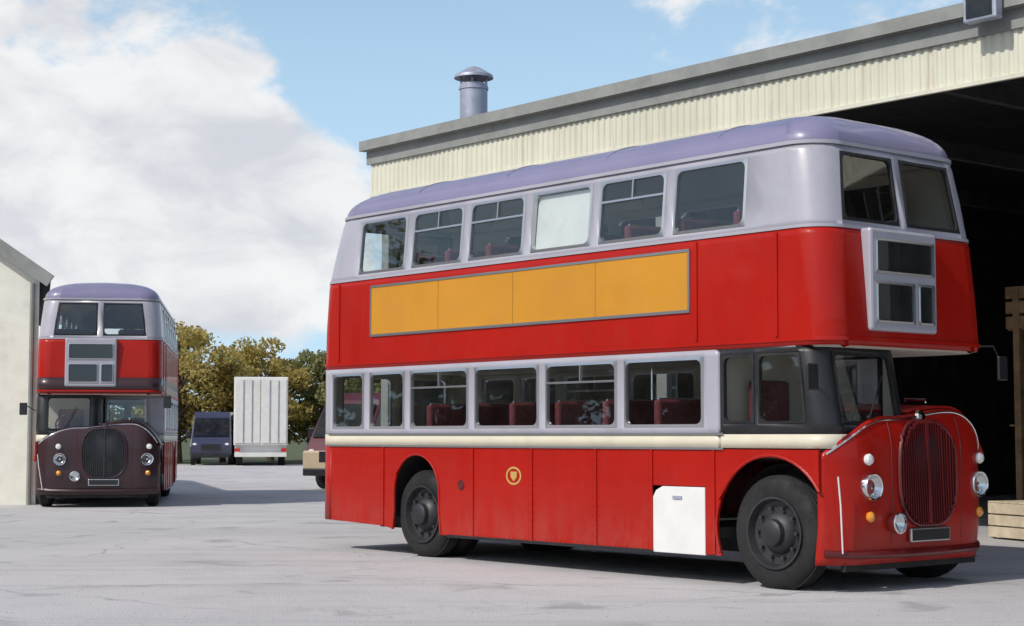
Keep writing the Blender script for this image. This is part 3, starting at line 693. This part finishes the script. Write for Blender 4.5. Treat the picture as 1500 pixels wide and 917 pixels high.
# ventilator on the shed roof
vt = MB().lathe([(.24, 6.3), (.24, 7.35), (.255, 7.35), (.255, 7.40), (.24, 7.40), (.24, 7.45)], (12.8, -1.1, 0), (0, 0, 1), 24).build('roof_ventilator', 'galvanised', shed)
MB().lathe([(.0, .22), (.12, .18), (.33, .05), (.34, .0), (.30, .0), (.0, .1)], (12.8, -1.1, 7.55), (0, 0, 1), 24).build('cap', 'galvanised', vt)
for k in range(4):
    g = math.pi / 4 + k * math.pi / 2; MB().bx(12.8 + .22 * math.cos(g) - .012, 12.8 + .22 * math.cos(g) + .012, -1.1 + .22 * math.sin(g) - .012, -1.1 + .22 * math.sin(g) + .012, 7.4, 7.6).build('stay', 'galvanised', vt, smooth=False)
fl_ = MB().bx(1.3, 1.75, .28, .42, 6.2, 6.52).build('floodlight', 'galvanised', shed, smooth=False, bevel=.02)
MB().bx(1.35, 1.70, .42, .43, 6.24, 6.48).build('lens', 'dark_glass', fl_, smooth=False); MB().bx(1.49, 1.55, .11, .3, 6.3, 6.36).build('bracket', 'galvanised', fl_, smooth=False)
# timber storage rack inside the shed
rk = empty('timber_rack', shed.matrix_basis @ Vector((4.0, -8.3, 0)), math.atan2(bb.y, bb.x)); tag(rk, 'brown timber storage rack standing inside the dark shed', 'rack')
for x in (-2.5, 0, 2.5):
    for y in (-.6, .6): MB().bx(x - .06, x + .06, y - .06, y + .06, 0, 3.9).build('post', 'timber', rk, smooth=False)
for z in (3.3, 3.55, 3.8):
    MB().bx(-2.7, 2.7, .61, .65, z - .1, z + .1).build('plank', 'timber', rk, smooth=False)
for z in (1.6, 3.2): MB().bx(-2.7, 2.7, -.65, .6, z - .03, z).build('shelf', 'timber', rk, smooth=False)

ck = empty('wooden_crate', (7.12, 23.4, .006), R(20)); tag(ck, 'pale wooden crate on the sunlit floor inside the shed', 'crate')
for k in range(3):
    for q, (p_, sz) in enumerate((((0, -.40, .10 + k * .16), (.9, .03, .14)), ((0, .40, .10 + k * .16), (.9, .03, .14)), ((-.44, 0, .10 + k * .16), (.03, .77, .14)), ((.44, 0, .10 + k * .16), (.03, .77, .14)))):
        MB().box(p_, sz).build('slat', 'pale_timber', ck, smooth=False)
for x in (-.40, .40):
    for y in (-.365, .365): MB().bx(x - .03, x + .03, y - .02, y + .02, 0, .5).build('corner_post', 'pale_timber', ck, smooth=False)
for k in range(5): MB().bx(-.45, .45, -.40 + k * .165, -.25 + k * .165, .495, .515).build('lid_board', 'pale_timber', ck, smooth=False)

# ------------------------------------------------------------------ cream building on the left
cb0 = Vector((-9.78, 35.2, 0)); rad_ = Vector((-.28, 1, 0)).normalized()
hl = empty('cream_building', cb0, 0); tag(hl, 'cream rendered building with grey slate gable roof', 'building')
def w2(px, d, z): return (px, d, z)
E, RG, WD, LEN = 4.75, 7.6, 8.4, 16.0
sk = rad_ * LEN
base = [(0, 0), (-WD, 0), (-WD + sk.x, sk.y), (sk.x, sk.y)]
wl = MB(); g = [(0, 0, 0), (-WD, 0, 0), (-WD, 0, E), (-WD / 2, 0, RG), (0, 0, E)]
wl.poly(g, sk); wl.build('wall', 'render_cream', hl, smooth=False)
for sgn in (0, 1):
    e0 = Vector((0.3 if sgn == 0 else -WD - .3, -.25, E - .2)); r0 = Vector((-WD / 2, -.25, RG + .02))
    q = [e0, r0, r0 + sk * 1.02, e0 + sk * 1.02]
    MB().poly(q, (0, 0, .12)).build('roof_slope', 'slate', hl, smooth=False)
    MB().bar(e0 + Vector((0, -.02, .03)), r0 + Vector((0, -.02, .03)), .05, .26).build('bargeboard', 'grey_cladding', hl, smooth=False)
MB().bx(-2.9, -1.6, -.03, .02, 1.2, 2.5).build('window', 'dark_glass', hl, smooth=False)
MB().tube([(-.12, -.08, 0), (-.12, -.08, E - .2)], .05, 8).build('downpipe', 'grey_cladding', hl)

# ------------------------------------------------------------------ white hut, vehicles and trees in the distance
lo = empty('box_lorry', (-11.75, 80.0, 0), R(-81.5)); tag(lo, 'tall white box lorry parked before the trees', 'lorry')
MB().bx(-10, 0, -1.25, 1.25, .95, 4.15).build('box_body', 'white_paint', lo, smooth=False, bevel=.03)
MB().bx(-10, -.2, -1.2, 1.2, .45, .95).build('side_skirt', 'white_paint', lo, smooth=False)
for y in (-.61, .61):
    dr = MB().bx(0, .04, y - .57, y + .57, 1.05, 4.05).build('door', 'render_white', lo, smooth=False, bevel=.01)
    for q in (-.2, .2): MB().tube([(.06, y + q, 1.1), (.06, y + q, 4.0)], .02, 6).build('lock_rod', 'galvanised', dr)
MB().bx(-.1, .05, -1.2, 1.2, .42, .62).build('bumper', 'white_paint', lo, smooth=False)
for y in (-1, 1):
    MB().bx(.0, .07, y * .95, y * 1.2, .66, .82).build('rear_light', 'red_lens', lo, smooth=False)
    for x in (-1.5, -2.8): MB().lathe([(0, -.15), (.48, -.15), (.48, .15), (.28, .15), (.0, .1)], (x, y * 1.0, .48), (0, y, 0), 24).build('wheel', 'black_rubber', lo)

def make_car(name, loc, rz, paint, label, van=False):
    c = empty(name, loc, rz); 
    if van: prof = [(2.6, .45), (2.65, .9), (2.45, 1.25), (1.75, 2.35), (1.5, 2.55), (-2.55, 2.6), (-2.65, 2.4), (-2.7, .45)]; hw_ = .98; wb = (1.7, -1.6); wr = .36
    else: prof = [(2.1, .35), (2.15, .62), (1.95, .82), (1.0, .95), (.35, 1.40), (-.9, 1.44), (-1.75, 1.0), (-2.1, .92), (-2.15, .4)]; hw_ = .85; wb = (1.35, -1.3); wr = .32
    vs = []; n = len(prof)
    for y, k in ((-hw_, 0), (hw_, 0)):
        for (x, z) in prof:
            ins = .0 if z < 1.0 else (z - 1.0) * (.08 if van else .35); vs.append((x, y - math.copysign(ins, y), z))
    mb = MB().add(vs, [tuple(range(n)), tuple(range(2 * n - 1, n - 1, -1))] + [(i, (i + 1) % n, (i + 1) % n + n, i + n) for i in range(n)])
    mb.build('body', paint, c, smooth=False, bevel=.06)
    for x in wb:
        for s_ in (-1, 1):
            o = MB().lathe([(.0, -.1), (wr, -.1), (wr, .1), (wr * .62, .105)], (x, s_ * (hw_ - .09), wr), (0, s_, 0), 24).build('wheel', 'black_rubber', c)
            MB().lathe([(wr * .62, .104), (wr * .5, .09), (0, .1)], (x, s_ * (hw_ - .09), wr), (0, s_, 0), 24).build('rim', 'aluminium', o)
    if van:
        ws = [Vector((2.40, -.84, 1.36)), Vector((2.40, .84, 1.36)), Vector((1.86, .80, 2.24)), Vector((1.86, -.80, 2.24))]
        sidew = [[(1.75, 1.4), (1.65, 2.1), (.7, 2.15), (.7, 1.4)], [(.55, 1.4), (.55, 2.15), (-.6, 2.15), (-.6, 1.4)], [(-.75, 1.4), (-.75, 2.15), (-2.4, 2.15), (-2.4, 1.4)]]
        rear = [Vector((-2.69, -.75, 1.4)), Vector((-2.69, .75, 1.4)), Vector((-2.665, .72, 2.2)), Vector((-2.665, -.72, 2.2))]
    else:
        ws = [Vector((.98, -.74, .99)), Vector((.98, .74, .99)), Vector((.42, .64, 1.35)), Vector((.42, -.64, 1.35))]
        sidew = [[(.75, 1.0), (.35, 1.33), (-.25, 1.36), (-.25, 1.0)], [(-.35, 1.0), (-.35, 1.36), (-.9, 1.36), (-1.5, 1.02)]]
        rear = [Vector((-1.70, -.72, 1.05)), Vector((-1.70, .72, 1.05)), Vector((-1.0, .64, 1.38)), Vector((-1.0, -.64, 1.38))]
    for q in (ws, rear):
        nrm = (q[1] - q[0]).cross(q[3] - q[0]).normalized(); nrm = nrm if nrm.x * (1 if q is ws else -1) > 0 else -nrm
        MB().poly([p + nrm * .012 for p in q], nrm * .012).build('window', 'dark_glass', c, smooth=False)
    for s_ in (-1, 1):
        for q in sidew:
            MB().poly([(x, s_ * (hw_ - (z - 1.0) * (.08 if van else .35) + .006), z) for x, z in q], (0, s_ * .008, 0)).build('window', 'dark_glass', c, smooth=False)
        hz_ = .95 if van else .68
        MB().lathe([(.12, -.05), (.11, .02), (0, .04)], ((2.58 if van else 2.08), s_ * (hw_ - .22), hz_), (1, 0, 0), 16).build('headlight', 'lens', c)
        MB().bx((-2.72 if van else -2.16), (-2.66 if van else -2.08), s_ * (hw_ - .05), s_ * (hw_ - .25), hz_ - .1, hz_ + .12).build('rear_light', 'red_lens', c, smooth=False)
    if van:
        MB().bx(2.64, 2.68, -.45, .45, .72, 1.0).build('grille', 'black_paint', c, smooth=False)
        for s_ in (-1, 1):
            MB().bx(2.0, 2.1, s_ * 1.0, s_ * 1.22, 1.35, 1.62).build('wing_mirror', 'black_paint', c, smooth=False, bevel=.02)
            for x_ in (.62, 1.82): MB().bx(x_ - .006, x_ + .006, s_ * .975, s_ * .988, .5, 1.3).build('door_seam', 'black_paint', c, smooth=False)
            MB().bx(.75, .92, s_ * .98, s_ * 1.01, 1.22, 1.26).build('door_handle', 'black_paint', c, smooth=False)
        MB().bar((2.39, -.5, 1.38), (2.15, .1, 1.80), .015, .015).build('wiper', 'black_paint', c, smooth=False)
    MB().bx((2.62 if van else 2.1), (2.74 if van else 2.2), -hw_ * .95, hw_ * .95, .36, .56).build('bumper', 'black_paint', c, smooth=False, bevel=.03)
    tag(c, label, 'van' if van else 'car'); return c
make_car('parked_van', (-14.6, 84.0, 0), R(-84), 'navy', 'dark blue van parked beside the white lorry', van=True)
mv = make_car('minibus', (-3.4, 47.0, 0), R(-118), 'maroon', 'maroon and beige minibus half hidden behind the orange-panelled bus', van=True)
MB().bx(-2.72, 2.67, -.99, .99, .5, 1.02).build('lower_panel', 'beige_paint', mv, smooth=False, bevel=.05)

def make_tree(loc, h, rad, mname, label, seed, nleaf=11000):
    rnd = random.Random(seed); t = empty('tree', loc, rnd.uniform(0, 6)); tag(t, label, 'tree', 'trees along the end of the yard')
    tk = MB(); tk.tube([(0, 0, 0), (.08, .05, h * .25), (-.05, .1, h * .55), (0, 0, h * .85)], [h * .035, h * .028, h * .018, h * .006], 9)
    clumps = []
    for k in range(44):
        a = rnd.uniform(0, 6.28); z = h * rnd.uniform(.22, .96); q = math.sin(math.pi * min(1, max(.05, (z / h - .10) / .95))) ** .6
        r = rad * q * math.sqrt(rnd.uniform(.05, 1)); p = Vector((r * math.cos(a), r * math.sin(a), z)); clumps.append((p, rad * rnd.uniform(.2, .38)))
        s = Vector((0, 0, z * rnd.uniform(.45, .75))); tk.tube([s, s.lerp(p, .5) + Vector((0, 0, .1)), p], [h * .012, h * .007, h * .002], 5)
    tk.build('trunk', 'bark', t)
    vs = []; fs = []
    for i in range(nleaf):
        c, r = clumps[i % len(clumps)]
        d = Vector((rnd.gauss(0, 1), rnd.gauss(0, 1), rnd.gauss(0, 1))).normalized() * r * rnd.uniform(.35, 1.08) ** .7
        d.z *= .75; p = c + d; u = Vector((rnd.gauss(0, 1), rnd.gauss(0, 1), rnd.gauss(0, 1))).normalized(); v = u.cross(Vector((rnd.gauss(0, 1), rnd.gauss(0, 1), rnd.gauss(0, 1)))).normalized()
        s = rnd.uniform(.07, .16); k = len(vs); vs += [p - u * s, p + v * s * .6, p + u * s, p - v * s * .6]; fs.append((k, k + 1, k + 2, k + 3))
    cr = MB().add(vs, fs); me = bpy.data.meshes.new('crown'); me.from_pydata(cr.v, [], cr.f); me.materials.append(M[mname]); o = bpy.data.objects.new('crown', me); C.objects.link(o); o.parent = t
    return t
for i, (x, y, h, m_, lb) in enumerate([
    (-17.2, 88, 7.9, 'leaf_olive', 'olive brown tree growing behind the dark blue van'), (-15.2, 90, 5.2, 'leaf_gold', 'low yellowing tree between the dark van and the white lorry'),
    (-13.4, 95, 6.7, 'leaf_olive', 'olive brown tree rising behind the white lorry'), (-10.4, 96, 6.3, 'leaf_green', 'dull green tree right behind the white lorry box'),
    (-7.6, 94, 6.4, 'leaf_green', 'dull green tree above the maroon minibus'), (-20.6, 95, 7.3, 'leaf_green', 'dull green tree mostly behind the dark-fronted bus'),
    (-4.6, 97, 6.8, 'leaf_olive', 'olive brown tree hidden behind the orange-panelled bus')]):
    make_tree((x, y, 0), h, h * .42, m_, lb, 40 + i)
# tree belt added out of view for the bus side and glass to reflect
rb_ = random.Random(9); vs = []; fs = []
for k in range(240):
    yy = rb_.uniform(-10, 85); hh = 10.5 + 2.5 * math.sin(yy * .21) + rb_.uniform(-1, 1); c = Vector((-44 + rb_.uniform(-3, 2), yy, hh * rb_.uniform(0.05, 1) ** .6)); r = rb_.uniform(1.2, 2.2)
    for q in range(560):
        d = Vector((rb_.gauss(0, 1), rb_.gauss(0, 1), rb_.gauss(0, 1))).normalized() * r * rb_.uniform(.5, 1.05); p = c + d
        if p.z < 0.02: p.z = -p.z + .05
        u = Vector((rb_.gauss(0, 1), rb_.gauss(0, 1), rb_.gauss(0, 1))).normalized(); v = u.cross(Vector((rb_.gauss(0, 1), rb_.gauss(0, 1), rb_.gauss(0, 1)))).normalized(); sz = rb_.uniform(.10, .20)
        b_ = len(vs); vs += [p - u * sz, p + v * sz * .6, p + u * sz, p - v * sz * .6]; fs.append((b_, b_ + 1, b_ + 2, b_ + 3))
for k in range(5200):
    p = Vector((-47 + rb_.uniform(-1.5, 1), rb_.uniform(-14, 90), 0)); p.z = .4 + rb_.random() * (8.6 + 1.6 * math.sin(p.y * .21) + rb_.uniform(-.6, .6)); u = Vector((rb_.gauss(0, .5), rb_.gauss(0, 1), rb_.gauss(0, 1))).normalized(); v = u.cross(Vector((1, rb_.gauss(0, .5), rb_.gauss(0, .5)))).normalized(); sz = rb_.uniform(.4, .75)
    b_ = len(vs); vs += [p - u * sz, p + v * sz * .8, p + u * sz, p - v * sz * .8]; fs.append((b_, b_ + 1, b_ + 2, b_ + 3))
me = bpy.data.meshes.new('reflection_tree_belt'); me.from_pydata([tuple(v) for v in vs], [], fs); me.materials.append(M['leaf_belt']); o = bpy.data.objects.new('reflection_tree_belt', me); C.objects.link(o)
tag(o, 'dense belt of trees added out of view for reflections in the bus', 'trees', kind='stuff')
# loose grit on the concrete
vs = []; fs = []
for k in range(2600):
    d = 12.5 + 30 * rb_.random() ** 2; x = rb_.uniform(-.33, .33) * d; r = rb_.uniform(.002, .006) * (1 + .02 * d); b_ = len(vs)
    vs += [(x + r * math.cos(a) * rb_.uniform(.7, 1.2), d + r * math.sin(a) * rb_.uniform(.7, 1.2), .001) for a in (0, 1.6, 3.1, 4.7)] + [(x, d, r * .9)]
    fs += [(b_ + q, b_ + (q + 1) % 4, b_ + 4) for q in range(4)]
me = bpy.data.meshes.new('grit'); me.from_pydata(vs, [], fs); me.materials.append(M['grit']); o = bpy.data.objects.new('grit', me); C.objects.link(o)
tag(o, 'loose grit scattered over the concrete yard', 'grit', kind='stuff')

# ------------------------------------------------------------------ the buses
bus = make_bus(); bus.location = (3.787, 16.08, 0); bus.rotation_euler.z = BUS_RZ
tag(bus, 'red double-decker bus with orange advertisement parked before the open shed', 'bus', 'double-decker buses in the yard')
bus2 = copy_tree(bus); bus2.location = (-8.18, 33.8, 0); bus2.rotation_euler.z = math.atan2(-.988, .152)
bus2['label'] = 'red double-decker bus with dark lower front beside the cream building'
for ch in list(bus2.children):
    if ch.name.split('.')[0] in ('front_panel', 'bonnet', 'wing', 'bumper', 'grille'):
        ch.material_slots[0].link = 'OBJECT'; ch.material_slots[0].material = M['maroon_black']
    if ch.name.split('.')[0] == 'grille':
        for g_ in ch.children: g_.material_slots[0].link = 'OBJECT'; g_.material_slots[0].material = M['rim_paint']
    if ch.name.split('.')[0] in ('window_sheet', 'advertisement_panel'):
        for g_ in list(ch.children): bpy.data.objects.remove(g_)
        bpy.data.objects.remove(ch)
mb, _ = loft([(z, -.006, L + .006, -1.226, 1.226, .265, .305) for z in (2.262, 2.56)], [.5, 7.5], [-.9, .9]); mb.build('lower_band', 'maroon_black', bus2, solid=.004)
